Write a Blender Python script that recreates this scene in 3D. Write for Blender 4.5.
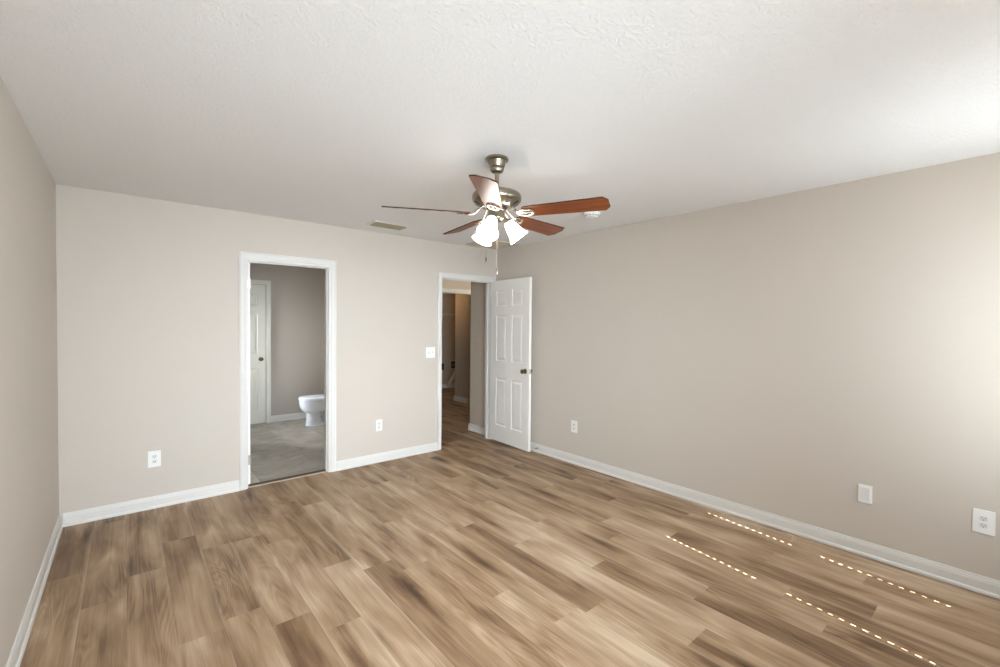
import bpy, bmesh, math, random
from mathutils import Vector, Matrix, Euler

for o in list(bpy.data.objects):
    bpy.data.objects.remove(o)
S = bpy.context.scene
COL = S.collection
PI = math.pi

# ------------------------------------------------------------------ camera
F_PX, YAW, PITCH, ROLL = 443.07, 0.7005, -0.0188, 0.0087
fw = Vector((math.sin(YAW) * math.cos(PITCH), math.cos(YAW) * math.cos(PITCH), math.sin(PITCH)))
rt = Vector((math.cos(YAW), -math.sin(YAW), 0))
up = rt.cross(fw)
rt2 = rt * math.cos(ROLL) + up * math.sin(ROLL)
up2 = up * math.cos(ROLL) - rt * math.sin(ROLL)
cam = bpy.data.cameras.new('camera')
cam.sensor_fit = 'HORIZONTAL'
cam.sensor_width = 36.0
cam.lens = F_PX / 1000.0 * 36.0
cam.clip_start = 0.02
camo = bpy.data.objects.new('camera', cam)
COL.objects.link(camo)
M = Matrix((rt2, up2, -fw)).transposed().to_4x4()
M.translation = Vector((-3.654, -4.4265, 1.472))
camo.matrix_world = M
S.camera = camo

# ------------------------------------------------------------------ light
S.view_settings.view_transform = 'Standard'
S.view_settings.look = 'None'
S.view_settings.gamma = 1.0
S.view_settings.use_curve_mapping = False
S.view_settings.exposure = 0.09

world = bpy.data.worlds.new('sky')
S.world = world
world.use_nodes = True
wn = world.node_tree
wn.nodes['Background'].inputs[0].default_value = (0.62, 0.76, 1.0, 1)
wn.nodes['Background'].inputs[1].default_value = 1.0


def aim(o, d):
    o.rotation_euler = Vector(d).to_track_quat('-Z', 'Y').to_euler()


sun = bpy.data.lights.new('sun', 'SUN')
sun.energy = 90.0
sun.angle = math.radians(0.12)
sun.color = (1.0, 0.98, 0.94)
suno = bpy.data.objects.new('sun', sun)
COL.objects.link(suno)
suno.location = (-2, -12, 8)
aim(suno, (0.135, 1.0, -0.993))


def area(name, loc, d, sx, sy, power, color):
    l = bpy.data.lights.new(name, 'AREA')
    l.shape = 'RECTANGLE'
    l.size, l.size_y = sx, sy
    l.energy = power
    l.color = color
    o = bpy.data.objects.new(name, l)
    COL.objects.link(o)
    o.location = loc
    aim(o, d)
    return o


# daylight of the right rear window, then added fill at the invented left one
SKYC = (0.81, 0.91, 1.0)
area('window_day_and_fill', (-0.725, -4.77, 1.36), (0.0, 1.0, 0.0), 1.0, 1.36, 20.5, SKYC)
area('window_day_and_fill', (-3.05, -4.77, 1.36), (0.0, 1.0, 0.0), 1.3, 1.36, 13.0, SKYC)  # fill lamp at the added left window
area('window_fill_beam', (-2.85, -4.77, 1.36), (0.0, 1.0, -0.12), 1.6, 1.36, 37.0, SKYC).data.spread = math.radians(110)  # added fill beams, aimed to even out the back and right walls
area('window_fill_beam', (-2.85, -4.765, 1.36), (0.2, 1.0, -0.2), 1.6, 1.36, 14.0, SKYC).data.spread = math.radians(60)
area('window_fill_beam', (-2.85, -4.76, 1.36), (0.8, 1.0, -0.15), 1.6, 1.36, 18.0, SKYC).data.spread = math.radians(70)
# unseen fill light added in the bathroom, and the lamp of the hallway / laundry
area('bathroom_fill', (-3.2, 2.25, 1.40), (1.0, -0.28, -0.22), 0.6, 0.9, 24.0, (0.90, 0.95, 1.0)).data.spread = math.radians(95)
area('hallway_light', (2.40, 1.10, 2.0), (-1.0, 0.40, 0.25), 0.7, 0.6, 11.0, (1.0, 0.90, 0.76)).data.spread = math.radians(100)
area('laundry_lamp', (0.25, 2.95, 2.1), (1.0, 0.12, 0.08), 0.25, 0.25, 3.0, (1.0, 0.60, 0.27)).data.spread = math.radians(120)


# ------------------------------------------------------------------ materials
def lin(c):
    return tuple(((v / 255) / 12.92 if v / 255 <= 0.04045 else ((v / 255 + 0.055) / 1.055) ** 2.4) for v in c) + (1.0,)


class NT:
    def __init__(s, name):
        s.m = bpy.data.materials.new(name)
        s.m.use_nodes = True
        s.t = s.m.node_tree
        s.b = s.t.nodes['Principled BSDF']

    def n(s, typ, **kw):
        nd = s.t.nodes.new(typ)
        for k, v in kw.items():
            if k.startswith('i_'):
                key = k[2:]
                nd.inputs[int(key) if key.isdigit() else key].default_value = v
            else:
                setattr(nd, k, v)
        return nd

    def l(s, a, b):
        s.t.links.new(a, b)

    def math(s, op, a, b=None, c=None):
        nd = s.t.nodes.new('ShaderNodeMath')
        nd.operation = op
        for i, v in enumerate((a, b, c)):
            if v is None:
                continue
            if isinstance(v, (int, float)):
                nd.inputs[i].default_value = v
            else:
                s.l(v, nd.inputs[i])
        return nd.outputs[0]

    def mix(s, fac, a, b, blend='MIX'):
        nd = s.t.nodes.new('ShaderNodeMix')
        nd.data_type = 'RGBA'
        nd.blend_type = blend
        for sock, v in ((nd.inputs[0], fac), (nd.inputs[6], a), (nd.inputs[7], b)):
            if isinstance(v, (int, float, tuple)):
                sock.default_value = v
            else:
                s.l(v, sock)
        return nd.outputs[2]

    def ramp(s, fac, stops):
        nd = s.t.nodes.new('ShaderNodeValToRGB')
        el = nd.color_ramp.elements
        while len(el) < len(stops):
            el.new(0.5)
        for e, (p, c) in zip(el, stops):
            e.position = p
            e.color = c if isinstance(c, tuple) else (c, c, c, 1)
        s.l(fac, nd.inputs[0])
        return nd.outputs[0]


def plain(name, rgb, rough=0.5, metal=0.0, coat=0.0, bump=None, spec=0.5):
    k = NT(name)
    k.b.inputs['Base Color'].default_value = lin(rgb)
    k.b.inputs['Roughness'].default_value = rough
    k.b.inputs['Metallic'].default_value = metal
    k.b.inputs['Coat Weight'].default_value = coat
    k.b.inputs['Specular IOR Level'].default_value = spec
    tc = k.n('ShaderNodeTexCoord')
    sc, st, dist = bump or (60.0, 0.03, 0.001)
    nz = k.n('ShaderNodeTexNoise', i_Scale=sc, i_Detail=3.0)
    k.l(tc.outputs['Object'], nz.inputs['Vector'])
    bp = k.n('ShaderNodeBump', i_Strength=st, i_Distance=dist)
    k.l(nz.outputs[0], bp.inputs['Height'])
    k.l(bp.outputs[0], k.b.inputs['Normal'])
    return k.m


def wall_paint(name, rgb):
    k = NT(name)
    tc = k.n('ShaderNodeTexCoord')
    big = k.n('ShaderNodeTexNoise', i_Scale=0.9, i_Detail=2.0)
    k.l(tc.outputs['Object'], big.inputs['Vector'])
    a = lin(rgb)
    b = tuple(v * 0.965 for v in a[:3]) + (1,)
    k.l(k.mix(big.outputs[0], a, b), k.b.inputs['Base Color'])
    k.b.inputs['Roughness'].default_value = 0.62
    k.b.inputs['Specular IOR Level'].default_value = 0.3
    nz = k.n('ShaderNodeTexNoise', i_Scale=140.0, i_Detail=3.0)
    k.l(tc.outputs['Object'], nz.inputs['Vector'])
    bp = k.n('ShaderNodeBump', i_Strength=0.12, i_Distance=0.0015)
    k.l(nz.outputs[0], bp.inputs['Height'])
    k.l(bp.outputs[0], k.b.inputs['Normal'])
    return k.m


def ceiling_mat():
    k = NT('ceiling_texture')
    tc = k.n('ShaderNodeTexCoord')
    k.b.inputs['Base Color'].default_value = lin((236, 235, 233))
    k.b.inputs['Roughness'].default_value = 0.8
    k.b.inputs['Specular IOR Level'].default_value = 0.2
    n1 = k.n('ShaderNodeTexNoise', i_Scale=70.0, i_Detail=3.0, i_Roughness=0.55, i_Distortion=0.6)
    n2 = k.n('ShaderNodeTexNoise', i_Scale=95.0, i_Detail=2.0)
    k.l(tc.outputs['Object'], n1.inputs['Vector'])
    k.l(tc.outputs['Object'], n2.inputs['Vector'])
    r = k.ramp(n1.outputs[0], [(0.46, 0.0), (0.60, 1.0)])
    h = k.math('ADD', r, k.math('MULTIPLY', n2.outputs[0], 0.6))
    bp = k.n('ShaderNodeBump', i_Strength=0.60, i_Distance=0.0027)
    k.l(h, bp.inputs['Height'])
    k.l(bp.outputs[0], k.b.inputs['Normal'])
    return k.m


def plank_mat():
    """vinyl oak planks: UV = (0..1 across, metres along), colour attribute plank = (tone, seed)"""
    k = NT('oak_planks')
    at = k.n('ShaderNodeAttribute', attribute_name='plank')
    sep = k.n('ShaderNodeSeparateColor')
    k.l(at.outputs['Color'], sep.inputs[0])
    tone, seed = sep.outputs[0], sep.outputs[1]
    uv = k.n('ShaderNodeUVMap', uv_map='UVMap')
    su = k.n('ShaderNodeSeparateXYZ')
    k.l(uv.outputs[0], su.inputs[0])
    u, v = su.outputs[0], su.outputs[1]

    def vec(ku, kv, ks):
        c = k.n('ShaderNodeCombineXYZ')
        k.l(k.math('MULTIPLY', u, ku), c.inputs[0])
        k.l(k.math('MULTIPLY', v, kv), c.inputs[1])
        k.l(k.math('MULTIPLY', seed, ks), c.inputs[2])
        return c.outputs[0]

    def noise(ku, kv, ks, det=3.0, rough=0.55, dist=0.0):
        nz = k.n('ShaderNodeTexNoise', i_Scale=1.0, i_Detail=det, i_Roughness=rough, i_Distortion=dist)
        k.l(vec(ku, kv, ks), nz.inputs['Vector'])
        return nz.outputs[0]

    cloud = noise(1.5, 1.7, 57.0, 2.5, 0.5, 0.45)           # smoky broad zones
    streak = noise(6.5, 0.75, 91.0, 3.0, 0.55, 0.6)        # long streaks
    grain = noise(70.0, 4.0, 33.0, 3.0, 0.65, 0.3)          # fine grain
    fig = noise(1.6, 0.8, 71.0, 2.0, 0.45, 0.5)            # its contour lines make the cathedral figure
    rings = k.math('SINE', k.math('MULTIPLY', fig, 95.0))
    rmask = k.ramp(noise(1.2, 1.1, 13.0, 1.0), [(0.48, 0.0), (0.66, 1.0)])
    vor = k.n('ShaderNodeTexVoronoi', i_Scale=1.0, feature='F1')
    k.l(vec(1.15, 1.05, 40.0), vor.inputs['Vector'])
    vs = k.n('ShaderNodeSeparateColor')
    k.l(vor.outputs['Color'], vs.inputs[0])
    kd = k.math('ADD', vor.outputs['Distance'], k.math('MULTIPLY', k.math('SUBTRACT', noise(7.0, 5.0, 21.0, 2.0), 0.5), 0.22))
    knot = k.ramp(kd, [(0.02, 1.0), (0.10, 0.62), (0.20, 0.30), (0.40, 0.0)])
    knot = k.math('MULTIPLY', knot, k.ramp(vs.outputs[0], [(0.25, 0.0), (0.45, 1.0)]))
    t = k.math('MULTIPLY', k.math('SUBTRACT', tone, 0.5), 0.52)
    t = k.math('ADD', t, k.math('MULTIPLY', k.math('SUBTRACT', cloud, 0.5), 1.25))
    t = k.math('ADD', t, k.math('MULTIPLY', k.math('SUBTRACT', streak, 0.5), 0.42))
    t = k.math('ADD', t, k.math('MULTIPLY', k.math('SUBTRACT', grain, 0.5), 0.48))
    t = k.math('ADD', t, k.math('MULTIPLY', k.math('MULTIPLY', rings, rmask), 0.085))
    t = k.math('SUBTRACT', t, k.math('MULTIPLY', knot, 0.62))
    t = k.math('ADD', t, 0.595)
    colr = k.ramp(t, [(0.0, lin((78, 55, 36))), (0.28, lin((121, 93, 67))), (0.55, lin((161, 132, 102))),
                      (0.80, lin((184, 158, 130))), (1.0, lin((205, 183, 155)))])
    # pale worn long edges and a fine dark joint
    e = k.math('MINIMUM', u, k.math('SUBTRACT', 1.0, u))
    pale = k.ramp(e, [(0.0, 1.0), (0.03, 0.6), (0.09, 0.0)])
    colr = k.mix(k.math('MULTIPLY', k.math('MULTIPLY', pale, k.ramp(seed, [(0.3, 0.0), (0.7, 1.0)])), 0.42), colr, lin((206, 186, 162)))
    edge = k.ramp(e, [(0.0, 1.0), (0.006, 0.8), (0.012, 0.0)])
    colr = k.mix(k.math('MULTIPLY', edge, 0.30), colr, lin((92, 70, 50)))
    k.l(colr, k.b.inputs['Base Color'])
    k.l(k.math('ADD', k.math('MULTIPLY', grain, 0.16), 0.36), k.b.inputs['Roughness'])
    k.b.inputs['Specular IOR Level'].default_value = 0.32
    bp = k.n('ShaderNodeBump', i_Strength=0.18, i_Distance=0.0012)
    k.l(k.math('SUBTRACT', grain, edge), bp.inputs['Height'])
    k.l(bp.outputs[0], k.b.inputs['Normal'])
    return k.m


def tile_mat():
    k = NT('grey_vinyl_tile')
    at = k.n('ShaderNodeAttribute', attribute_name='plank')
    sep = k.n('ShaderNodeSeparateColor')
    k.l(at.outputs['Color'], sep.inputs[0])
    tc = k.n('ShaderNodeTexCoord')
    ad = k.n('ShaderNodeVectorMath', operation='ADD')
    k.l(tc.outputs['Object'], ad.inputs[0])
    cm = k.n('ShaderNodeCombineXYZ')
    k.l(k.math('MULTIPLY', sep.outputs[1], 30.0), cm.inputs[2])
    k.l(cm.outputs[0], ad.inputs[1])
    n1 = k.n('ShaderNodeTexNoise', i_Scale=2.2, i_Detail=5.0, i_Roughness=0.6, i_Distortion=1.3)
    k.l(ad.outputs[0], n1.inputs['Vector'])
    n2 = k.n('ShaderNodeTexNoise', i_Scale=14.0, i_Detail=4.0, i_Roughness=0.6)
    k.l(ad.outputs[0], n2.inputs['Vector'])
    t = k.math('ADD', k.math('MULTIPLY', k.math('SUBTRACT', n1.outputs[0], 0.5), 1.5), k.math('MULTIPLY', n2.outputs[0], 0.25))
    t = k.math('ADD', t, k.math('MULTIPLY', sep.outputs[0], 0.5))
    colr = k.ramp(t, [(0.05, lin((128, 119, 106))), (0.45, lin((166, 158, 146))), (0.95, lin((204, 199, 190)))])
    k.l(colr, k.b.inputs['Base Color'])
    k.b.inputs['Roughness'].default_value = 0.34
    return k.m


def wood_blade_mat():
    k = NT('red_brown_blade_wood')
    tc = k.n('ShaderNodeTexCoord')
    mp = k.n('ShaderNodeMapping')
    mp.inputs['Scale'].default_value = (1.6, 34.0, 10.0)
    k.l(tc.outputs['Object'], mp.inputs['Vector'])
    nz = k.n('ShaderNodeTexNoise', i_Scale=1.5, i_Detail=4.0, i_Roughness=0.6, i_Distortion=0.4)
    k.l(mp.outputs[0], nz.inputs['Vector'])
    k.l(k.ramp(nz.outputs[0], [(0.25, lin((72, 32, 11))), (0.5, lin((116, 57, 22))), (0.75, lin((144, 78, 34)))]), k.b.inputs['Base Color'])
    k.b.inputs['Roughness'].default_value = 0.40
    k.b.inputs['Specular IOR Level'].default_value = 0.35
    k.b.inputs['Coat Weight'].default_value = 0.12
    k.b.inputs['Coat Roughness'].default_value = 0.28
    return k.m


def glow_mat(name, base, emit, strength):
    k = NT(name)
    k.b.inputs['Base Color'].default_value = base
    k.b.inputs['Roughness'].default_value = 0.35
    tc = k.n('ShaderNodeTexCoord')
    nz = k.n('ShaderNodeTexNoise', i_Scale=25.0, i_Detail=2.0)
    k.l(tc.outputs['Object'], nz.inputs['Vector'])
    e = k.mix(k.math('MULTIPLY', nz.outputs[0], 0.15), emit, (1, 1, 1, 1))
    k.l(e, k.b.inputs['Emission Color'])
    k.b.inputs['Emission Strength'].default_value = strength
    return k.m


def brushed(name, rgb, rough, scale=(4.0, 4.0, 220.0)):
    k = NT(name)
    tc = k.n('ShaderNodeTexCoord')
    mp = k.n('ShaderNodeMapping')
    mp.inputs['Scale'].default_value = scale
    k.l(tc.outputs['Object'], mp.inputs['Vector'])
    nz = k.n('ShaderNodeTexNoise', i_Scale=2.0, i_Detail=2.0)
    k.l(mp.outputs[0], nz.inputs['Vector'])
    a = lin(rgb)
    k.l(k.mix(nz.outputs[0], tuple(v * 0.86 for v in a[:3]) + (1,), a), k.b.inputs['Base Color'])
    k.b.inputs['Metallic'].default_value = 1.0
    k.l(k.math('ADD', k.math('MULTIPLY', nz.outputs[0], 0.12), rough - 0.06), k.b.inputs['Roughness'])
    return k.m


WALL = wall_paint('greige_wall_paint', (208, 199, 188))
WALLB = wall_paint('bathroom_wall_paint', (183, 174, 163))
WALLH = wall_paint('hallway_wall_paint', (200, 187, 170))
CEIL = ceiling_mat()
TRIM = plain('white_trim_paint', (223, 220, 215), 0.38, bump=(40.0, 0.04, 0.001))
DOOR = plain('white_door_paint', (243, 240, 235), 0.42, bump=(70.0, 0.06, 0.001))
DOORB = plain('dimmed_white_door_paint', (216, 212, 200), 0.45, bump=(70.0, 0.06, 0.001))  # white door paint darkened to put the bathroom's dimness into the colour
PLANK = plank_mat()
TILE = tile_mat()
PLASTIC = plain('white_plastic', (244, 243, 240), 0.3)
PLASTIC2 = plain('off_white_plastic', (228, 227, 224), 0.3)  # slightly greyer white for sockets, inserts and toggles
BLACK = plain('black_slot', (28, 26, 24), 0.6)
NICKEL = brushed('brushed_nickel', (158, 148, 131), 0.30)
NICKELB = brushed('polished_nickel', (198, 192, 182), 0.28, (30.0, 30.0, 30.0))
DARKM = plain('dark_motor_metal', (40, 35, 30), 0.6, 0.0)
BRONZE = brushed('antique_knob_metal', (122, 108, 84), 0.28, (20, 20, 20))
HINGE = brushed('satin_hinge_metal', (196, 190, 180), 0.35, (20, 20, 20))
BLADE = wood_blade_mat()
EDGE = plain('dark_blade_edge', (66, 42, 30), 0.75, spec=0.15)
SHADE = glow_mat('lit_frosted_glass', (0.9, 0.9, 0.88, 1), (1.0, 0.95, 0.86, 1), 10.5)
BULB = glow_mat('lit_bulb', (0.9, 0.9, 0.88, 1), (1.0, 0.93, 0.82, 1), 12.0)
PORC = plain('white_porcelain', (236, 240, 248), 0.12, coat=0.4)
VENT = plain('beige_vent_paint', (158, 147, 120), 0.5)
VENTD = plain('dark_duct', (110, 101, 84), 0.8)
GRILLE = plain('beige_grille_paint', (198, 186, 168), 0.55)
STRIPD = plain('dark_threshold', (84, 68, 48), 0.5)
STRIP = plain('pale_threshold_lip', (206, 190, 166), 0.4)
DUCT = plain('white_duct_foil', (220, 216, 208), 0.4)
WIRE = plain('white_wire', (225, 220, 210), 0.4)
BLIND = plain('white_blind_slat', (238, 236, 230), 0.5)


# ------------------------------------------------------------------ mesh helpers
class MB:
    def __init__(s):
        s.bm = bmesh.new()

    def face(s, vs):
        try:
            return s.bm.faces.new(vs)
        except ValueError:
            return None

    def box(s, x0, x1, y0, y1, z0, z1, bev=0.0):
        xs, ys, zs = sorted((x0, x1)), sorted((y0, y1)), sorted((z0, z1))
        vs = [s.bm.verts.new((x, y, z)) for x in xs for y in ys for z in zs]
        fs = [s.face([vs[i] for i in q]) for q in ((0, 1, 3, 2), (4, 6, 7, 5), (0, 4, 5, 1), (2, 3, 7, 6), (0, 2, 6, 4), (1, 5, 7, 3))]
        if bev:
            es = list({e for f in fs for e in f.edges})
            bmesh.ops.bevel(s.bm, geom=es, offset=bev, segments=2, affect='EDGES', profile=0.5)
        return s

    def prism(s, pts, x0, x1, place):
        """polygon pts (a, b) swept from x0 to x1; place(t, a, b) -> xyz"""
        A = [s.bm.verts.new(place(x0, a, b)) for a, b in pts]
        B = [s.bm.verts.new(place(x1, a, b)) for a, b in pts]
        n = len(pts)
        for i in range(n):
            s.face([A[i], A[(i + 1) % n], B[(i + 1) % n], B[i]])
        s.face(A[::-1])
        s.face(B)
        return s

    def lathe(s, prof, seg=32, mat=None):
        mat = mat or Matrix()
        rings = []
        for r, z in prof:
            if r < 1e-6:
                rings.append([s.bm.verts.new(mat @ Vector((0, 0, z)))])
            else:
                rings.append([s.bm.verts.new(mat @ Vector((r * math.cos(2 * PI * i / seg), r * math.sin(2 * PI * i / seg), z))) for i in range(seg)])
        for a, b in zip(rings, rings[1:]):
            for i in range(seg):
                j = (i + 1) % seg
                if len(a) == 1 and len(b) == 1:
                    continue
                if len(a) == 1:
                    s.face([a[0], b[i], b[j]])
                elif len(b) == 1:
                    s.face([a[i], b[0], a[j]])
                else:
                    s.face([a[i], b[i], b[j], a[j]])
        return s

    def tube(s, pts, r, seg=8, closed=False, flat=1.0):
        pts = [Vector(q) for q in pts]
        n = len(pts)
        rings = []
        ref = None
        for i, q in enumerate(pts):
            a = pts[(i - 1) % n] if closed or i else q
            b = pts[(i + 1) % n] if closed or i < n - 1 else q
            d = (b - a).normalized()
            if ref is None:
                ref = Vector((0, 0, 1)) if abs(d.z) < 0.9 else Vector((1, 0, 0))
            nn = (ref - d * ref.dot(d)).normalized()
            ref = nn
            bb = d.cross(nn)
            rr = r[i] if isinstance(r, (list, tuple)) else r
            rings.append([s.bm.verts.new(q + nn * rr * flat * math.sin(2 * PI * k / seg) + bb * rr * math.cos(2 * PI * k / seg)) for k in range(seg)])
        for i in range(n if closed else n - 1):
            a, b = rings[i], rings[(i + 1) % n]
            for k in range(seg):
                s.face([a[k], a[(k + 1) % seg], b[(k + 1) % seg], b[k]])
        if not closed:
            s.face(rings[0][::-1])
            s.face(rings[-1])
        return s

    def loft(s, rings):
        R = [[s.bm.verts.new(q) for q in r] for r in rings]
        n = len(R[0])
        for a, b in zip(R, R[1:]):
            for i in range(n):
                s.face([a[i], a[(i + 1) % n], b[(i + 1) % n], b[i]])
        s.face(R[0][::-1])
        s.face(R[-1])
        return s

    def build(s, name, mat, parent=None, smooth=None, loc=(0, 0, 0), rot=(0, 0, 0)):
        bmesh.ops.recalc_face_normals(s.bm, faces=s.bm.faces)
        me = bpy.data.meshes.new(name)
        s.bm.to_mesh(me)
        s.bm.free()
        for m in (mat if isinstance(mat, (list, tuple)) else [mat]):
            me.materials.append(m)
        if smooth:
            me.polygons.foreach_set('use_smooth', [True] * len(me.polygons))
            me.set_sharp_from_angle(angle=math.radians(smooth))
        o = bpy.data.objects.new(name, me)
        COL.objects.link(o)
        o.location = loc
        o.rotation_euler = rot
        if parent:
            o.parent = parent
        return o


def tag(o, label, cat, group=None, kind=None):
    o['label'] = label
    o['category'] = cat
    if group:
        o['group'] = group
    if kind:
        o['kind'] = kind
    return o


def thing(name, label, cat, loc, rot=(0, 0, 0), group=None, kind=None):
    o = bpy.data.objects.new(name, None)
    o.empty_display_size = 0.1
    COL.objects.link(o)
    o.location = loc
    o.rotation_euler = rot
    return tag(o, label, cat, group, kind)


def struct(name, mb, mat, label, cat, parent=None, smooth=None):
    o = mb.build(name, mat, parent, smooth)
    if parent is None:
        tag(o, label, cat, kind='structure')
    return o


def dup(o, parent=None):
    c = o.copy()
    COL.objects.link(c)
    if parent:
        c.parent = parent
    for ch in o.children:
        dup(ch, c)
    return c


# ------------------------------------------------------------------ room shell
W, D, H, T = 4.03, 4.87, 2.44, 0.115
D1a, D1b, D2a, D2b, DH = -2.85, -2.12, -0.828, -0.065, 2.035   # door openings in the back wall
WX0, WX1, WZ0, WZ1 = -1.25, -0.20, 0.60, 2.17                  # window openings in the rear wall
VX0, VX1 = -3.70, -2.00  # opening of the added left window

m = MB()
m.box(-W - T, D1a, 0, T, 0, H).box(D1a, D1b, 0, T, DH, H).box(D1b, D2a, 0, T, 0, H).box(D2a, D2b, 0, T, DH, H).box(D2b, T, 0, T, 0, H)
struct('wall_back', m, WALL, 'greige back wall with the two open doorways', 'wall')
struct('wall_right', MB().box(0, T, -D - T, 0, 0, H), WALL, 'long greige right wall with three wall plates', 'wall')
struct('wall_left', MB().box(-W - T, -W, -D - T, 0, 0, H), WALL, 'greige left wall at the photo edge', 'wall')
m = MB()
m.box(-W - T, VX0, -D - T, -D, 0, H).box(VX1, WX0, -D - T, -D, 0, H).box(WX1, T, -D - T, -D, 0, H)
for q0, q1 in ((VX0, VX1), (WX0, WX1)):
    m.box(q0, q1, -D - T, -D, 0, WZ0).box(q0, q1, -D - T, -D, WZ1, H)
struct('wall_rear', m, WALL, 'greige wall behind the camera with the bedroom window', 'wall')
struct('ceiling', MB().box(-W - T, T, -D - T, T, H, H + 0.12), CEIL, 'white orange-peel textured bedroom ceiling', 'ceiling')

# floor: individual planks along y
random.seed(11)
PW = 0.18
known = {   # row -> list of (joint y, tone on the far side of the joint) read from the photograph; first entry is the nearest plank
    0: [(-9, .45), (-2.95, .35), (-0.75, .28)],
    1: [(-9, .40), (-1.90, .33), (-1.02, .42)],
    2: [(-9, .30), (-2.10, .50), (-1.03, .40)],
    3: [(-9, .62), (-2.30, .50), (-1.20, .38)],
    4: [(-9, .60), (-1.73, .10), (-0.55, .40)],
    5: [(-9, .55), (-3.10, .20), (-1.90, .66), (-0.70, .42)],
    6: [(-9, .40), (-2.05, .36), (-0.88, .60)],
    7: [(-9, .62), (-2.60, .58), (-1.40, .34), (-0.30, .5)],
    8: [(-9, .72), (-2.95, .60), (-1.75, .62), (-0.62, .30)],
    9: [(-9, .50), (-3.00, .16), (-1.815, .60), (-0.60, .45)],
    10: [(-9, .52), (-3.45, .74), (-2.25, .52), (-1.05, .34)],
    11: [(-9, .45), (-2.75, .80), (-1.55, .56), (-0.40, .4)],
    12: [(-9, .30), (-3.30, .62), (-2.10, .46), (-0.90, .38)],
    13: [(-9, .52), (-2.60, .36), (-1.40, .60), (-0.2, .4)],
    14: [(-9, .40), (-3.60, .70), (-2.40, .44), (-1.20, .30)],
    15: [(-9, .58), (-3.95, .28), (-2.85, .55), (-1.65, .50), (-0.50, .3)],
    16: [(-9, .50), (-3.40, .62), (-2.20, .38), (-1.00, .46), (0.2, .3)],
    17: [(-9, .44), (-3.85, .66), (-2.75, .50), (-1.664, .12), (-0.45, .35)],
    18: [(-9, .62), (-3.98, .70), (-2.90, .30), (-1.90, .55), (-0.75, .4)],
}
bm = bmesh.new()
uvl = bm.loops.layers.uv.new('UVMap')
cl = bm.loops.layers.float_color.new('plank')
x_first = -3.48 - 4 * PW


def plank(xa, xb, ya, yb, u0, u1, tone, seed, layer_bm=bm):
    vs = [layer_bm.verts.new(q) for q in ((xa, ya, 0), (xb, ya, 0), (xb, yb, 0), (xa, yb, 0))]
    f = layer_bm.faces.new(vs)
    for lp, (uu, vv) in zip(f.loops, ((u0, ya), (u1, ya), (u1, yb), (u0, yb))):
        lp[uvl].uv = (uu, vv + seed * 7.0)
        lp[cl] = (tone, seed, 0, 1)


for k in range(40):
    row = k - 4
    xa, xb = x_first + k * PW, x_first + (k + 1) * PW
    if xa > 2.6:
        break
    xc = (xa + xb) / 2
    y_lo, y_hi = (-D - 0.02, 4.4)
    if xb < -0.9:
        y_hi = 0.055
    if xa > 0.02:
        y_lo = 0.3
    if row in known:
        joints = list(known[row])
        while joints[-1][0] < y_hi - 1.3:
            joints.append((joints[-1][0] + 1.22, random.uniform(.2, .7)))
    else:
        y = -9 + random.uniform(0, 1.2)
        joints = []
        while y < 5:
            joints.append((y, random.uniform(.2, .7)))
            y += 1.22
    joints = [j for j in joints]
    for i, (yj, tn) in enumerate(joints):
        ya = max(yj, y_lo)
        yb = min(joints[i + 1][0] if i + 1 < len(joints) else 99, y_hi)
        if yb - ya < 0.005:
            continue
        # long first planks are cut to plank length
        while yb - ya > 1.5:
            plank(xa, xb, yb - 1.22, yb, 0, 1, tn, random.random())
            yb -= 1.22
            tn = min(.75, max(.2, tn + random.uniform(-.3, .3)))
        plank(xa, xb, ya, yb, 0, 1, tn, random.random())
me = bpy.data.meshes.new('floor')
bm.to_mesh(me)
bm.free()
me.materials.append(PLANK)
fo = bpy.data.objects.new('floor', me)
COL.objects.link(fo)
tag(fo, 'brown oak-look plank floor of the bedroom and hallway', 'floor', kind='structure')

# bathroom floor tiles
bm = bmesh.new()
uvl = bm.loops.layers.uv.new('UVMap')
cl = bm.loops.layers.float_color.new('plank')
BX0, BX1, BY1 = -3.3, -1.10, 2.78
xs = [BX0, -3.02, -2.715, -2.16, -1.70, -1.24, BX1]
for i in range(len(xs) - 1):
    y = 0.055 - (0.3 if i % 2 else 0.0)
    while y < BY1:
        ya, yb = max(y, 0.055), min(y + 0.61, BY1)
        tone = random.uniform(0.5, 0.8)
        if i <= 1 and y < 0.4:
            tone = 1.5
        if yb - ya > 0.01:
            plank(xs[i], xs[i + 1], ya, yb, 0, 1, tone, random.random(), bm)
        y += 0.61
me = bpy.data.meshes.new('floor_bathroom')
bm.to_mesh(me)
bm.free()
me.materials.append(TILE)
fo = bpy.data.objects.new('floor_bathroom', me)
COL.objects.link(fo)
tag(fo, 'mottled grey vinyl tile floor of the bathroom', 'floor', kind='structure')

# bathroom shell
m = MB()
m.box(BX0 - T, BX1 + 0.03, BY1, BY1 + T, 0, H)
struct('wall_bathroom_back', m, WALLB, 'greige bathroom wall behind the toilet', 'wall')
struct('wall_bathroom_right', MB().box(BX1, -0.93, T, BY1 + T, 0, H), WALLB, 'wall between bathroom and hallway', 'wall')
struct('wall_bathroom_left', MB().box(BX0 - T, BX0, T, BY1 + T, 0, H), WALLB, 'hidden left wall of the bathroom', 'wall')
struct('ceiling_bathroom', MB().box(BX0 - T, -0.93, T, BY1 + T, H, H + 0.12), CEIL, 'white bathroom ceiling', 'ceiling')

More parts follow.
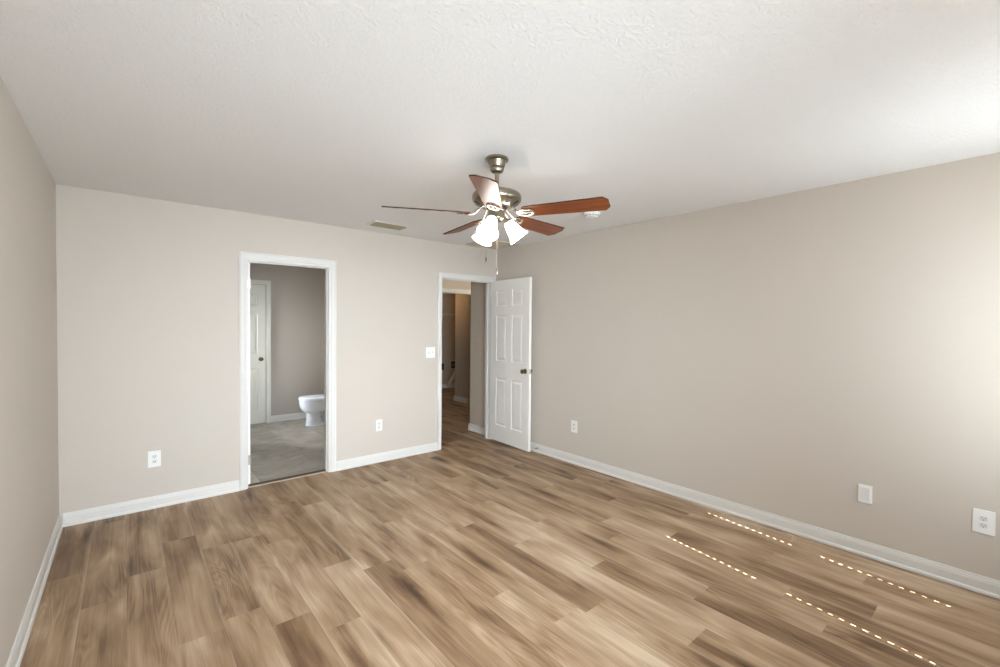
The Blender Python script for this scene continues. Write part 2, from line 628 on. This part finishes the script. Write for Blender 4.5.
# hallway shell
HY, HX = 2.12, 2.5       # cased opening plane, far right end
m = MB()
m.box(0.02, 0.135, T, 0.57, 0, H).box(0.135, HX, 0.455, 0.57, 0, H)
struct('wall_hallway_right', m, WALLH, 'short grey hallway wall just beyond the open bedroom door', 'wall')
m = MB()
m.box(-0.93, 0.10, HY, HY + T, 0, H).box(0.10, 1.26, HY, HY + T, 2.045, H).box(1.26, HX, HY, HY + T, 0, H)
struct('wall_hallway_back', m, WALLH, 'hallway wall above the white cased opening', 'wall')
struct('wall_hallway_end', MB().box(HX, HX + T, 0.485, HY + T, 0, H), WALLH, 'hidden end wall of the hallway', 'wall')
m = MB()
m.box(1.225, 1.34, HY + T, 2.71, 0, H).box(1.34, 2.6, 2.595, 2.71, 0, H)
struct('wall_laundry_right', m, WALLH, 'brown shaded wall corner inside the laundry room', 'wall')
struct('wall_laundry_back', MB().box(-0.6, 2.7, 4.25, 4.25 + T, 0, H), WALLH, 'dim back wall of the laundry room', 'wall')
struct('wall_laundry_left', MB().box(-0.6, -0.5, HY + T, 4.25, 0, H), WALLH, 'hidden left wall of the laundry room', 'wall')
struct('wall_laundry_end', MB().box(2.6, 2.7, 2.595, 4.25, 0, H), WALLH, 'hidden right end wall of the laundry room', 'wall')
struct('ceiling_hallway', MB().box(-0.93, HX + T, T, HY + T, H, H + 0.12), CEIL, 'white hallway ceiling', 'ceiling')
struct('ceiling_laundry', MB().box(-0.6, 2.7, HY + T, 4.25 + T, H, H + 0.12), CEIL, 'white laundry room ceiling', 'ceiling')

# ------------------------------------------------------------------ baseboards
BP = [(0, 0), (.021, 0), (.021, .010), (.018, .017), (.013, .020), (.012, .022), (.012, .064), (.010, .070), (.0095, .076), (.006, .084), (.005, .092), (0, .094)]


def base(name, label, axis, wall, side, a, b):
    """axis 'x': runs along x at y = wall; side = direction the face looks along the other axis"""
    m = MB()
    if axis == 'x':
        m.prism(BP, a, b, lambda t, p, q: (t, wall + side * p, q))
    else:
        m.prism(BP, a, b, lambda t, p, q: (wall + side * p, t, q))
    struct(name, m, TRIM, label, 'baseboard')


base('baseboard_left', 'white baseboard along the left wall', 'y', -W, 1, -D, 0)
base('baseboard_back', 'white baseboard from left corner to the bathroom doorway', 'x', 0, -1, -W + .021, D1a - .055)
base('baseboard_back', 'white baseboard between the bathroom doorway and the hallway doorway', 'x', 0, -1, D1b + .064, D2a - .045)
base('baseboard_right', 'long white baseboard along the right wall', 'y', 0, -1, -D, -.022)
base('baseboard_rear', 'white baseboard on the wall behind the camera', 'x', -D, 1, -W + .021, -.021)
base('baseboard_bathroom', 'white baseboard under the wall behind the toilet', 'x', BY1, -1, -2.025, BX1)
base('baseboard_hallway', 'white baseboard on the short hallway wall beyond the door', 'y', 0.02, -1, T + .012, 0.591)
base('baseboard_hallway', 'white baseboard round the hallway wall corner', 'x', 0.57, 1, 0.02, HX)
base('baseboard_laundry', 'white baseboard on the laundry wall corner', 'y', 1.225, -1, HY + T + .02, 2.731)
base('baseboard_laundry', 'white baseboard round the laundry wall corner', 'x', 2.71, 1, 1.225, 2.6)
base('baseboard_laundry', 'white baseboard on the far laundry wall', 'x', 4.25, -1, -0.5, 2.6)


# ------------------------------------------------------------------ door trims (casing, jamb, stop)
def door_trim(name, label, xa, xb, cl_, cr, ct, y0, y1, faces=(-1,), ztop=DH, stop=0.06):
    """jamb lining inside the opening plus casing on the wall faces"""
    m = MB()
    j = 0.012
    m.box(xa, xa + j, y0 - .002, y1 + .002, 0, ztop).box(xb - j, xb, y0 - .002, y1 + .002, 0, ztop).box(xa, xb, y0 - .002, y1 + .002, ztop - j, ztop)
    if stop is not None:
        s0 = y0 + stop
        m.box(xa + j, xa + j + .010, s0, s0 + .03, 0, ztop - j).box(xb - j - .010, xb - j, s0, s0 + .03, 0, ztop - j).box(xa + j, xb - j, s0, s0 + .03, ztop - j - .010, ztop - j)
    for f in faces:
        yw = y0 if f < 0 else y1
        prof = [(0, 0), (0, .010), (.25, .016), (.72, .013), (.80, .009), (1, .008), (1, 0)]   # (across, depth): outer edge first

        def vert(xo, xi, zt):
            m.prism(prof, 0, zt, lambda t, p, q: (xo + (xi - xo) * p, yw + f * q, t))
        r = .006
        xo_l, xi_l, xi_r, xo_r = xa - cl_, xa + j - r, xb - j + r, xb + cr
        zi, zo = ztop - j + r, ztop + ct
        # mitred: verticals and header as three lofts
        def leg(xo, xi):
            A = [m.bm.verts.new((xo + (xi - xo) * p, yw + f * q, 0)) for p, q in prof]
            B = [m.bm.verts.new((xo + (xi - xo) * p, yw + f * q, zo + (zi - zo) * p)) for p, q in prof]
            return A, B
        LA, LB = leg(xo_l, xi_l)
        RA, RB = leg(xo_r, xi_r)
        n = len(prof)
        for A, B in ((LA, LB), (LB, RB), (RB, RA)):
            for i in range(n):
                m.face([A[i], A[(i + 1) % n], B[(i + 1) % n], B[i]])
        m.face(LA)
        m.face(RA)
    struct(name, m, TRIM, label, 'door trim')


door_trim('trim_1', 'white casing and jamb around the bathroom doorway', D1a, D1b, .053, .063, .062, 0, T, (-1, 1), stop=.03)
door_trim('trim_2', 'white casing and jamb around the hallway doorway', D2a, D2b, .043, .062, .055, 0, T, (-1, 1))
door_trim('trim_3', 'white casing around the cased opening beyond the hallway', 0.10, 1.26, .06, .06, .065, HY, HY + T, (-1, 1), ztop=2.045, stop=None)


# ------------------------------------------------------------------ six-panel doors
def panel_door(wd=0.755, ht=2.015, th=0.035):
    """local: hinge edge at x = 0, leaf along +x, thickness centred on y = 0, z from 0"""
    m = MB()
    k = wd / 0.76
    xs = [0, .115 * k, .330 * k, .430 * k, .645 * k, wd]
    q = ht / 2.014
    zs = [0, .20 * q, .80 * q, 1.01 * q, 1.584 * q, 1.694 * q, 1.894 * q, ht]
    nested = [(0, 0), (.010, -.007), (.020, -.007), (.042, -.001)]
    for sgn in (-1, 1):
        yf = sgn * th / 2

        def v(x, z, d=0):
            return m.bm.verts.new((x, yf + sgn * d, z))
        for i in range(5):
            for j in range(7):
                x0, x1, z0, z1 = xs[i], xs[i + 1], zs[j], zs[j + 1]
                if i in (1, 3) and j in (1, 3, 5):
                    rings = [[v(x0 + o, z0 + o, d), v(x1 - o, z0 + o, d), v(x1 - o, z1 - o, d), v(x0 + o, z1 - o, d)] for o, d in nested]
                    for a, b in zip(rings, rings[1:]):
                        for c in range(4):
                            m.face([a[c], a[(c + 1) % 4], b[(c + 1) % 4], b[c]])
                    m.face(rings[-1])
                else:
                    m.face([v(x0, z0), v(x1, z0), v(x1, z1), v(x0, z1)])
    h = th / 2
    for qd in (((0, -h, 0), (0, h, 0), (0, h, ht), (0, -h, ht)), ((wd, -h, 0), (wd, h, 0), (wd, h, ht), (wd, -h, ht)),
               ((0, -h, 0), (wd, -h, 0), (wd, h, 0), (0, h, 0)), ((0, -h, ht), (wd, -h, ht), (wd, h, ht), (0, h, ht))):
        m.face([m.bm.verts.new(c) for c in qd])
    bmesh.ops.remove_doubles(m.bm, verts=m.bm.verts, dist=1e-5)
    return m


KNOB = [(0, 0), (.030, 0), (.031, .003), (.027, .007), (.012, .010), (.0105, .022), (.016, .028), (.025, .036), (.0275, .046), (.026, .054), (.018, .060), (0, .062)]


def knob(parent, x, z, side, th=0.035):
    mt = Matrix.Translation((x, side * th / 2, z)) @ Matrix.Rotation(-side * PI / 2, 4, 'X')
    o = MB().lathe(KNOB, 24, mt).build('door_knob', BRONZE, parent, 40)
    o['label'] = 'dark antique metal round knob'
    return o


def latch(parent, wd, z):
    m = MB().box(wd - .0005, wd + .0015, -.0125, .0125, z - .028, z + .028).box(wd, wd + .011, -.006, .006, z - .008, z + .008)
    o = m.build('latch_plate', HINGE, parent)
    o['label'] = 'satin metal latch plate'


def hinges(parent, side, ht=2.015, leaf_edge=True):
    for z in (0.22, 1.0, ht - .20):
        m = MB()
        if leaf_edge:
            m.box(-.0018, .0005, -.0155, .0155, z - .044, z + .044)
        m.tube([(-.003, side * .0215, z - .046), (-.003, side * .0215, z + .046)], .0055, 10)
        o = m.build('hinge', HINGE, parent)
        o['label'] = 'satin metal hinge'


d = panel_door().build('door_2', DOOR)
d.location = (-0.0605, -0.006, 0.014)
d.rotation_euler = (0, 0, -PI / 2 - math.radians(3.4))
tag(d, 'white six-panel bedroom door standing open against the right wall', 'door', kind='structure')
knob(d, .690, .925, -1)
knob(d, .690, .925, 1)
latch(d, .755, .925)
hinges(d, 1, leaf_edge=False)

d = panel_door(0.70).build('door_1', DOOR)
d.location = (-2.8385 + .0185, 0.078, 0.012)
d.rotation_euler = (0, 0, PI / 2)
tag(d, 'bathroom door open inward, only its hinge edge seen at the jamb', 'door', kind='structure')
knob(d, .64, .925, -1)
knob(d, .64, .925, 1)
latch(d, .70, .925)
hinges(d, -1)

# closed door in the far bathroom wall, with its casing
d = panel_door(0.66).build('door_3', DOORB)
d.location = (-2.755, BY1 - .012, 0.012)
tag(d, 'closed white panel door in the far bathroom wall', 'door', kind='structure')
knob(d, .595, .935, -1)
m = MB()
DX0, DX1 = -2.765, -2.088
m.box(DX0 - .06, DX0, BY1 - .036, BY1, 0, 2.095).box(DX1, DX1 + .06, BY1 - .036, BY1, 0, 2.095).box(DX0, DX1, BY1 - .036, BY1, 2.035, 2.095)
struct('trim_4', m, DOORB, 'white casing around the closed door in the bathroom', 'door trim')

# threshold strip
t = thing('threshold_strip', 'dark transition strip with pale front lip across the bathroom doorway floor', 'threshold', ((D1a + D1b) / 2, 0, 0))
tw = (D1b - D1a) / 2 - .012
MB().prism([(.034, 0), (.034, .006), (.044, .008), (.092, .008), (.102, .004), (.102, 0)], -tw, tw, lambda q, p, r: (q, p, r)).build('strip', STRIPD, t)
o = MB().prism([(.016, 0), (.018, .004), (.026, .006), (.034, .006), (.034, 0)], -tw, tw, lambda q, p, r: (q, p, r)).build('lip', STRIP, t)
o['label'] = 'pale metal front lip'

# ------------------------------------------------------------------ wall plates
def on_wall(wall, pos, z):
    """matrix with local x to the right, z up, y into the room negative"""
    if wall == 'back':
        return (pos, 0, z), (0, 0, 0)
    return (0, pos, z), (0, 0, -PI / 2)


def outlet(label, wall, pos, z, w, h):
    loc, rot = on_wall(wall, pos, z)
    t = thing('wall_outlet', label, 'outlet', loc, rot, 'duplex outlets low on the walls')
    m = MB()
    m.box(-w / 2, w / 2, -.006, 0, -h / 2, h / 2, bev=.0022)
    m.build('cover_plate', PLASTIC, t)
    for s in (1, -1):
        zc = s * .0195
        prof = []
        for i in range(28):
            a = 2 * PI * i / 28
            prof.append((max(-.0165, min(.0165, .0178 * math.cos(a))), max(-.0135, min(.0135, .0172 * math.sin(a)))))
        m = MB()
        m.prism(prof, -.0082, -.004, lambda tt, p, q: (p, tt, zc + q))
        so = m.build('socket', PLASTIC2, t)
        m = MB()
        m.box(-.0075, -.0052, -.0087, -.0080, zc - .001, zc + .0075).box(.0052, .0075, -.0087, -.0080, zc, zc + .0075)
        m.lathe([(0, 0), (.0026, 0), (.0026, .0006), (0, .0006)], 10, Matrix.Translation((0, -.0081, zc - .0072)) @ Matrix.Rotation(PI / 2, 4, 'X'))
        m.build('slots', BLACK, so)
    MB().lathe([(0, 0), (.003, 0), (.0026, .001), (0, .0013)], 10, Matrix.Translation((0, -.006, 0)) @ Matrix.Rotation(PI / 2, 4, 'X')).build('screw', PLASTIC2, t)
    return t


outlet('white duplex outlet low on the back wall left of the bathroom doorway', 'back', -3.490, .390, .082, .128)
outlet('white duplex outlet low on the back wall between the two doorways', 'back', -1.601, .393, .074, .120)
outlet('white duplex outlet on the right wall nearest the open door', 'right', -1.340, .396, .082, .126)
outlet('large white duplex outlet at the right photo edge above the baseboard', 'right', -4.297, .398, .087, .133)

loc, rot = on_wall('right', -3.778, .400)
t = thing('blank_wall_plate', 'white wall plate with plain rectangular insert on the right wall', 'wall plate', loc, rot)
MB().box(-.036, .036, -.008, 0, -.058, .058, bev=.0025).build('cover_plate', PLASTIC, t)
MB().box(-.0225, .0225, -.0095, -.006, -.040, .040, bev=.001).build('insert', PLASTIC2, t)

loc, rot = on_wall('back', -.972, 1.150)
t = thing('light_switch', 'white double toggle switch plate beside the hallway doorway', 'light switch', loc, rot)
MB().box(-.060, .060, -.006, 0, -.062, .062, bev=.0022).build('cover_plate', PLASTIC, t)
for s in (-1, 1):
    MB().prism([(-.0045, -.010), (-.018, -.006), (-.018, .002), (-.0045, .010)], s * .023 - .005, s * .023 + .005, lambda tt, p, q: (tt, p, q)).build('toggle', PLASTIC2, t)

# ------------------------------------------------------------------ door stop on the baseboard
t = thing('door_stop', 'small spring door stop on the right baseboard behind the door', 'door stop', (-.012, -.800, .050), (0, 0, 0))
MB().lathe([(0, 0), (.012, 0), (.012, .003), (.006, .006), (0, .006)], 14, Matrix.Rotation(-PI / 2, 4, 'Y')).build('mount', HINGE, t, 40)
pts = [(-.006 - .042 * i / 72, .0055 * math.cos(i * PI / 4.5), .0055 * math.sin(i * PI / 4.5)) for i in range(73)]
MB().tube(pts, .0011, 5).build('spring', HINGE, t, 60)
MB().lathe([(0, .046), (.007, .046), (.008, .049), (.008, .058), (.006, .061), (0, .061)], 14, Matrix.Rotation(-PI / 2, 4, 'Y')).build('rubber_tip', PLASTIC2, t, 40)

# ------------------------------------------------------------------ ceiling vent, return grille, smoke detector
t = thing('ceiling_vent', 'beige slatted air vent on the ceiling left of the fan', 'vent', (-1.69, -.395, H))
m = MB()
L2, W2 = .185, .10
for (a, b, c, e) in ((-L2, L2, -W2, -W2 + .028), (-L2, L2, W2 - .028, W2), (-L2, -L2 + .028, -W2 + .028, W2 - .028), (L2 - .028, L2, -W2 + .028, W2 - .028)):
    m.box(a, b, c, e, -.007, 0)
m.build('frame', TRIM, t)
MB().box(-L2 + .02, L2 - .02, -W2 + .02, W2 - .02, -.002, 0).build('duct_opening', VENTD, t)
for i in range(6):
    y = -W2 + .040 + i * (2 * W2 - .080) / 5
    MB().prism([(-.010, -.003), (-.008, -.002), (.010, -.016), (.008, -.0175)], -L2 + .026, L2 - .026, lambda tt, p, q: (tt, y + p, q)).build('slat', VENT, t)

t = thing('return_air_grille', 'beige square air grille on the ceiling near the corner', 'vent', (-.300, -.290, H))
GX, GY = .245, .21
m = MB()
for (a, b, c, e) in ((-GX, GX, -GY, -GY + .025), (-GX, GX, GY - .025, GY), (-GX, -GX + .025, -GY + .025, GY - .025), (GX - .025, GX, -GY + .025, GY - .025)):
    m.box(a, b, c, e, -.009, 0)
m.build('frame', GRILLE, t)
MB().box(-GX + .02, GX - .02, -GY + .02, GY - .02, -.002, 0).build('duct_opening', VENTD, t)
for i in range(18):
    y = -GY + .034 + i * (2 * GY - .068) / 17
    MB().prism([(-.008, -.003), (-.007, -.002), (.008, -.010), (.007, -.011)], -GX + .022, GX - .022, lambda tt, p, q: (tt, y + p, q)).build('slat', GRILLE, t)

t = thing('smoke_detector', 'round white smoke detector on the ceiling right of the fan', 'smoke detector', (-.600, -2.010, H))
MB().lathe([(0, 0), (.068, 0), (.070, -.004), (.070, -.012), (.066, -.016), (0, -.016)], 32).build('base_plate', PLASTIC, t, 40)
MB().lathe([(.055, -.016), (.058, -.020), (.056, -.030), (.044, -.037), (.015, -.040), (0, -.040)], 32).build('cover', PLASTIC, t, 40)
for i in range(14):
    a = 2 * PI * i / 14
    c = Vector((.0572 * math.cos(a), .0572 * math.sin(a), -.0255))
    tg = Vector((-math.sin(a), math.cos(a), 0)) * .008
    MB().tube([c - tg, c + tg], .0022, 6).build('vent_slot', BLACK, t)

# ------------------------------------------------------------------ ceiling fan
FZ = H
fan = thing('ceiling_fan', 'five-blade brushed nickel ceiling fan with three lit glass shades', 'ceiling fan', (-2.004, -2.429, FZ))
MB().lathe([(0, 0), (.064, 0), (.067, -.004), (.067, -.013), (.063, -.017), (.053, -.019), (.050, -.030), (.044, -.052), (.038, -.056),
            (.040, -.060), (.040, -.070), (.034, -.080), (.014, -.088), (0, -.088)], 40).build('canopy', NICKEL, fan, 35)
MB().lathe([(0, -.08), (.0125, -.08), (.0125, -.165), (.019, -.168), (.022, -.18), (.022, -.195), (0, -.195)], 20).build('downrod', NICKEL, fan, 35)
MB().lathe([(0, -.188), (.040, -.190), (.060, -.196), (.100, -.200), (.126, -.203), (.136, -.208), (.141, -.215), (.143, -.222), (.143, -.240),
            (.141, -.247), (.136, -.254), (.092, -.280), (.086, -.284), (.064, -.285), (0, -.285)], 56).build('motor_housing', NICKEL, fan, 30)
for i in range(10):
    m = MB()
    R = Matrix.Rotation(2 * PI * i / 10 + .2, 4, 'Z')
    m.tube([R @ Vector((r, 0, z - .0008)) for r, z in ((.099, -.2759), (.106, -.2717), (.126, -.2599), (.132, -.2564))], [.007, .013, .018, .013], 10, flat=.10)
    m.build('vent_slot', DARKM, fan)
for i in range(5):
    m = MB()
    R = Matrix.Rotation(2 * PI * i / 5 + .5, 4, 'Z')
    m.lathe([(0, -.004), (.005, -.003), (.006, 0), (0, 0)], 10, R @ Matrix.Translation((.076, 0, -.2845)))
    m.build('screw', NICKELB, fan, 40)
MB().lathe([(0, -.284), (.060, -.284), (.060, -.290), (.056, -.296), (0, -.296)], 40).build('flywheel', DARKM, fan, 35)
MB().lathe([(0, -.294), (.050, -.294), (.052, -.297), (.052, -.304), (.049, -.307), (.049, -.340), (.051, -.343), (.051, -.350), (.046, -.358), (.030, -.366), (.012, -.370), (.010, -.378), (0, -.380)], 40).build('switch_housing', NICKEL, fan, 35)


def blade_mesh():
    half = [(.160, .028), (.166, .040), (.180, .050), (.230, .0545), (.40, .060), (.620, .067), (.646, .034)]
    out = [(u, v) for u, v in half] + [(u, -v) for u, v in half[::-1]]
    m = MB()
    m.prism(out, -.0035, .0035, lambda tt, p, q: (p, q, tt))
    m.bm.faces.ensure_lookup_table()
    for f in m.bm.faces:
        f.material_index = 1 if len(f.verts) == 4 else 0
    return m


def iron_mesh():
    m = MB()
    for s in (-1, 1):
        m.tube([(.052, s * .008, .046), (.085, s * .010, .040), (.112, s * .013, .014), (.135, s * .018, -.006), (.150, s * .024, -.009)], [.0065, .006, .006, .0055, .005], 8)
    ring = [(.184 + .044 * math.cos(2 * PI * i / 32), .031 * math.sin(2 * PI * i / 32), -.0095) for i in range(32)]
    m.tube(ring, .0075, 8, closed=True, flat=.6)
    m.tube([(.142, 0, -.0085), (.228, 0, -.0085)], .0055, 8, flat=.6)
    m.lathe([(0, .0), (.017, .0), (.017, .006), (0, .006)], 16, Matrix.Translation((.060, 0, .043)))
    for (u, v) in ((.150, .018), (.150, -.018), (.222, 0), (.185, .0)):
        m.lathe([(0, -.017), (.004, -.016), (.0055, -.013), (.0055, -.010), (0, -.010)], 10, Matrix.Translation((u, v, 0)))
    return m


PHI, PIT, BZ = math.radians(-63.1), math.radians(-14.54), 2.118 - FZ
b0 = blade_mesh().build('blade', [BLADE, EDGE], fan)
b0['label'] = 'red-brown wooden fan blade'
i0 = iron_mesh().build('blade_iron', NICKELB, b0, 50)
i0['label'] = 'polished nickel blade bracket'
for k in range(5):
    b = b0 if k == 0 else dup(b0, fan)
    b.location = (0, 0, BZ)
    b.rotation_euler = (PIT, 0, PHI + k * 2 * PI / 5)

# light kit
SH = [(.0235, .000), (.027, .004), (.032, .020), (.038, .045), (.0435, .070), (.0500, .092), (.0575, .108), (.0625, .116), (.0605, .1165), (.055, .108), (.048, .092), (.041, .070), (.036, .045), (.030, .020), (.0215, .004)]
for k in range(3):
    a = -YAW + math.radians(10) + k * 2 * PI / 3
    out = Vector((math.cos(a), math.sin(a), 0))
    ax = (out * .61 + Vector((0, 0, -.79))).normalized()
    neck = out * .067 + Vector((0, 0, -.365))
    m = MB()
    m.tube([out * .034 + Vector((0, 0, -.345)), out * .052 + Vector((0, 0, -.347)), neck - ax * .020, neck - ax * .008], [.009, .009, .010, .012], 10)
    Mx = ax.to_track_quat('Z', 'Y').to_matrix().to_4x4()
    Mx.translation = neck
    m.lathe([(0, -.014), (.016, -.014), (.024, -.008), (.026, .000), (.026, .008), (.0245, .010), (0, .010)], 24, Mx)
    arm = m.build('lamp_arm', NICKEL, fan, 40)
    MB().lathe(SH, 36, Mx).build('lamp_shade', SHADE, fan, 50)['label'] = 'lit frosted glass bell shade'
    sh = MB().lathe([(0, .012), (.012, .012), (.013, .024), (.022, .044), (.024, .058), (.019, .072), (.010, .080), (0, .082)], 20, Mx).build('bulb', BULB, fan, 50)

rv = Vector((math.cos(-YAW), math.sin(-YAW), 0))
nv = Vector((-math.sin(YAW), -math.cos(YAW), 0))
for off, z0, z1, mt, lab in ((rv * -.049 + nv * .010, -.330, 1.866 - FZ, BRONZE, 'beaded pull chain with dark pendant'),
                             (rv * .004 + nv * .050, -.330, 1.800 - FZ, NICKEL, 'long beaded pull chain with pale pendant')):
    m = MB()
    m.tube([off * .95 + Vector((0, 0, z0)), off * 1.12 + Vector((0, 0, z0 - .006)), off * 1.2 + Vector((0, 0, z0 - .02)), off * 1.2 + Vector((0, 0, z1))], .0011, 6)
    z = z0 - .03
    while z > z1:
        m.lathe([(0, .0021), (.0021, 0), (0, -.0021)], 6, Matrix.Translation(off * 1.2 + Vector((0, 0, z))))
        z -= .012
    ch = m.build('pull_chain', NICKEL, fan)
    ch['label'] = lab
    MB().lathe([(0, .004), (.003, .0), (.0055, -.012), (.006, -.034), (.004, -.041), (0, -.043)], 12, Matrix.Translation(off * 1.2 + Vector((0, 0, z1)))).build('pendant', mt, ch, 40)

# ------------------------------------------------------------------ toilet (faces -x)
TY = 2.22
toi = thing('toilet', 'white toilet seen from its side through the bathroom doorway', 'toilet', (-1.44, TY, 0))
toi.scale = (1.0, 1.03, 1.05)


def oval(x0, x1, hw, z, n=28, sq=2.3):
    cx, a = (x0 + x1) / 2, (x1 - x0) / 2
    r = []
    for i in range(n):
        t = 2 * PI * i / n
        c, s = math.cos(t), math.sin(t)
        r.append((cx + a * math.copysign(abs(c) ** (2 / sq), c) + 1.45, hw * math.copysign(abs(s) ** (2 / sq), s), z))
    return r


m = MB()
m.loft([oval(-1.706, -1.20, .108, 0), oval(-1.706, -1.20, .108, .010), oval(-1.702, -1.21, .102, .026), oval(-1.70, -1.48, .098, .045), oval(-1.690, -1.490, .094, .10),
        oval(-1.688, -1.488, .094, .175), oval(-1.702, -1.450, .110, .187), oval(-1.735, -1.39, .138, .200), oval(-1.762, -1.35, .162, .228), oval(-1.778, -1.33, .176, .265), oval(-1.785, -1.32, .182, .310),
        oval(-1.786, -1.31, .183, .340), oval(-1.785, -1.31, .182, .352), oval(-1.770, -1.33, .165, .355)])
m.loft([oval(-1.50, -1.16, .085, .0), oval(-1.49, -1.16, .070, .05), oval(-1.46, -1.17, .062, .12), oval(-1.44, -1.16, .075, .20), oval(-1.42, -1.14, .12, .28), oval(-1.42, -1.13, .165, .335), oval(-1.42, -1.13, .165, .352)])
m.build('bowl', PORC, toi, 50)
m = MB()
m.loft([oval(-1.788, -1.345, .184, .357), oval(-1.792, -1.345, .187, .361), oval(-1.792, -1.345, .187, .368), oval(-1.788, -1.347, .184, .372)])
m.build('seat', PORC, toi, 50)
m = MB()
m.loft([oval(-1.786, -1.345, .182, .376), oval(-1.790, -1.345, .186, .379), oval(-1.788, -1.345, .184, .388), oval(-1.765, -1.355, .165, .395), oval(-1.68, -1.42, .09, .398)])
m.build('lid', PORC, toi, 50)
MB().box(-1.34 + 1.45, -1.125 + 1.45, -.215, .215, .354, .700, bev=.02).build('tank', PORC, toi, 40)
MB().box(-1.348 + 1.45, -1.115 + 1.45, -.225, .225, .700, .735, bev=.010).build('tank_lid', PORC, toi, 40)
m = MB()
m.lathe([(0, 0), (.012, 0), (.012, .006), (.006, .010), (.006, .020), (0, .02)], 14, Matrix.Translation((.111, .16, .655)) @ Matrix.Rotation(-PI / 2, 4, 'Y'))
m.tube([(.092, .16, .655), (.075, .13, .658), (.066, .10, .662)], [.007, .008, .011], 8)
m.build('flush_lever', PORC, toi, 50)

# ------------------------------------------------------------------ laundry room beyond the hallway
t = thing('dryer_receptacle', 'small black dryer receptacle on the far laundry wall', 'outlet', (1.915, 4.25, .50))
MB().box(-.055, .045, -.012, 0, -.075, .075, bev=.004).build('cover_plate', BLACK, t)
MB().lathe([(0, 0), (.026, 0), (.028, .006), (0, .010)], 20, Matrix.Translation((0, -.012, 0)) @ Matrix.Rotation(PI / 2, 4, 'X')).build('socket', DARKM, t, 40)

t = thing('washer_box', 'pale recessed washer outlet box on the far laundry wall', 'outlet box', (2.225, 4.25, .53))
m = MB()
m.box(-.085, .085, -.010, 0, .085, .100).box(-.085, .085, -.010, 0, -.100, -.085).box(-.085, -.070, -.010, 0, -.085, .085).box(.070, .085, -.010, 0, -.085, .085)
m.build('frame', WIRE, t)
MB().box(-.07, .07, -.003, 0, -.085, .085).build('recess', VENTD, t)
for s in (-1, 1):
    MB().lathe([(0, 0), (.010, 0), (.010, .03), (.014, .03), (.014, .04), (0, .04)], 12, Matrix.Translation((s * .035, -.008, .0)) @ Matrix.Rotation(PI / 2, 4, 'X')).build('valve', HINGE, t, 40)

pts = []
ctrl = [Vector(q) for q in ((2.30, 4.17, .46), (2.19, 4.14, .31), (2.04, 4.12, .17), (2.02, 4.13, .08), (2.12, 4.14, .045), (2.30, 4.16, .045))]
for i in range(5):
    p0, p1, p2, p3 = (ctrl[max(0, min(5, i + d))] for d in (-1, 0, 1, 2))
    for h in range(9):
        q = h / 9
        pts.append(.5 * ((2 * p1) + (p2 - p0) * q + (2 * p0 - 5 * p1 + 4 * p2 - p3) * q * q + (3 * p1 - p0 - 3 * p2 + p3) * q ** 3))
rr = [.034 + .006 * (i % 2) for i in range(len(pts))]
o = MB().tube(pts, rr, 14).build('dryer_duct', DUCT, None, 30)
tag(o, 'crumpled white dryer duct lying against the far laundry wall', 'duct')

t = thing('wire_shelf', 'long white wire shelf high on the far laundry wall', 'shelf', (1.4, 4.25, 1.715))
m = MB()
for y, z in ((-.012, 0), (-.15, 0), (-.30, 0), (-.305, -.03)):
    m.tube([(-1.85, y, z), (1.15, y, z)], .005, 6)
m.build('rails', WIRE, t)
m = MB()
for i in range(100):
    x = -1.84 + i * .030
    m.tube([(x, -.01, .004), (x, -.30, .004), (x, -.306, -.03)], .0022, 4)
m.build('wires', WIRE, t)
for x in (-1.2, 0.0, .62):
    MB().tube([(x, -.003, -.26), (x, -.29, -.012)], .006, 6).build('brace', WIRE, t)

# ------------------------------------------------------------------ the windows in the rear wall (behind the camera) and their blinds; the left one is added for fill
def window(name, label, blind_label, xa, xb, holes):
    m = MB()
    f0, f1 = -D - .10, -D - .05
    m.box(xa, xa + .045, f0, f1, WZ0, WZ1).box(xb - .045, xb, f0, f1, WZ0, WZ1).box(xa, xb, f0, f1, WZ0, WZ0 + .045).box(xa, xb, f0, f1, WZ1 - .045, WZ1)
    m.box(xa + .045, xb - .045, f0, f1, 1.365, 1.475)
    w = struct(name, m, TRIM, label, 'window')
    m = MB()
    m.box(xa - .03, xb + .03, -D, -D + .045, WZ0 - .022, WZ0).box(xa, xb, f1, -D, WZ0 - .001, WZ0 + .004)
    m.build('window_sill', TRIM, w)
    xc, hw = (xa + xb) / 2, (xb - xa) / 2 - .006
    t = thing('window_blind', blind_label, 'blind', (xc, -D + .010, WZ1))
    MB().box(-hw, hw, -.03, .03, -.05, -.005, bev=.003).build('headrail', BLIND, t)
    segs = [-hw]
    for h in holes:
        segs += [h - xc - .0022, h - xc + .0022]
    segs.append(hw)
    for i in range(31):
        zc = -.075 - i * .0478
        m = MB()

        def strip(a, b, wa, wb):
            # closed slat section: top edge leans into the room
            m.prism([(wa * .30, wa), (wa * .30 + .002, wa), (wb * .30 + .002, wb), (wb * .30, wb)], a, b, lambda tt, p, q: (tt, p, zc + q))
        for k in range(len(segs) - 1):
            if k % 2 == 0:
                strip(segs[k], segs[k + 1], -.0275, .0275)
            else:
                strip(segs[k], segs[k + 1], -.0275, -.0195)
                strip(segs[k], segs[k + 1], .0195, .0275)
        m.build('slat', BLIND, t)
    MB().box(-hw, hw, -.022, .022, WZ0 - WZ1 + .008, WZ0 - WZ1 + .035, bev=.003).build('bottom_rail', BLIND, t)


window('window_1', 'white single-hung bedroom window behind the camera near the right wall', 'closed white slatted blind in the narrow window near the right wall', WX0, WX1, (-1.035, -.411))
window('window_added', 'added wide white window for fill light behind the camera near the left wall', 'closed white slatted blind in the added wide window near the left wall', VX0, VX1, ())
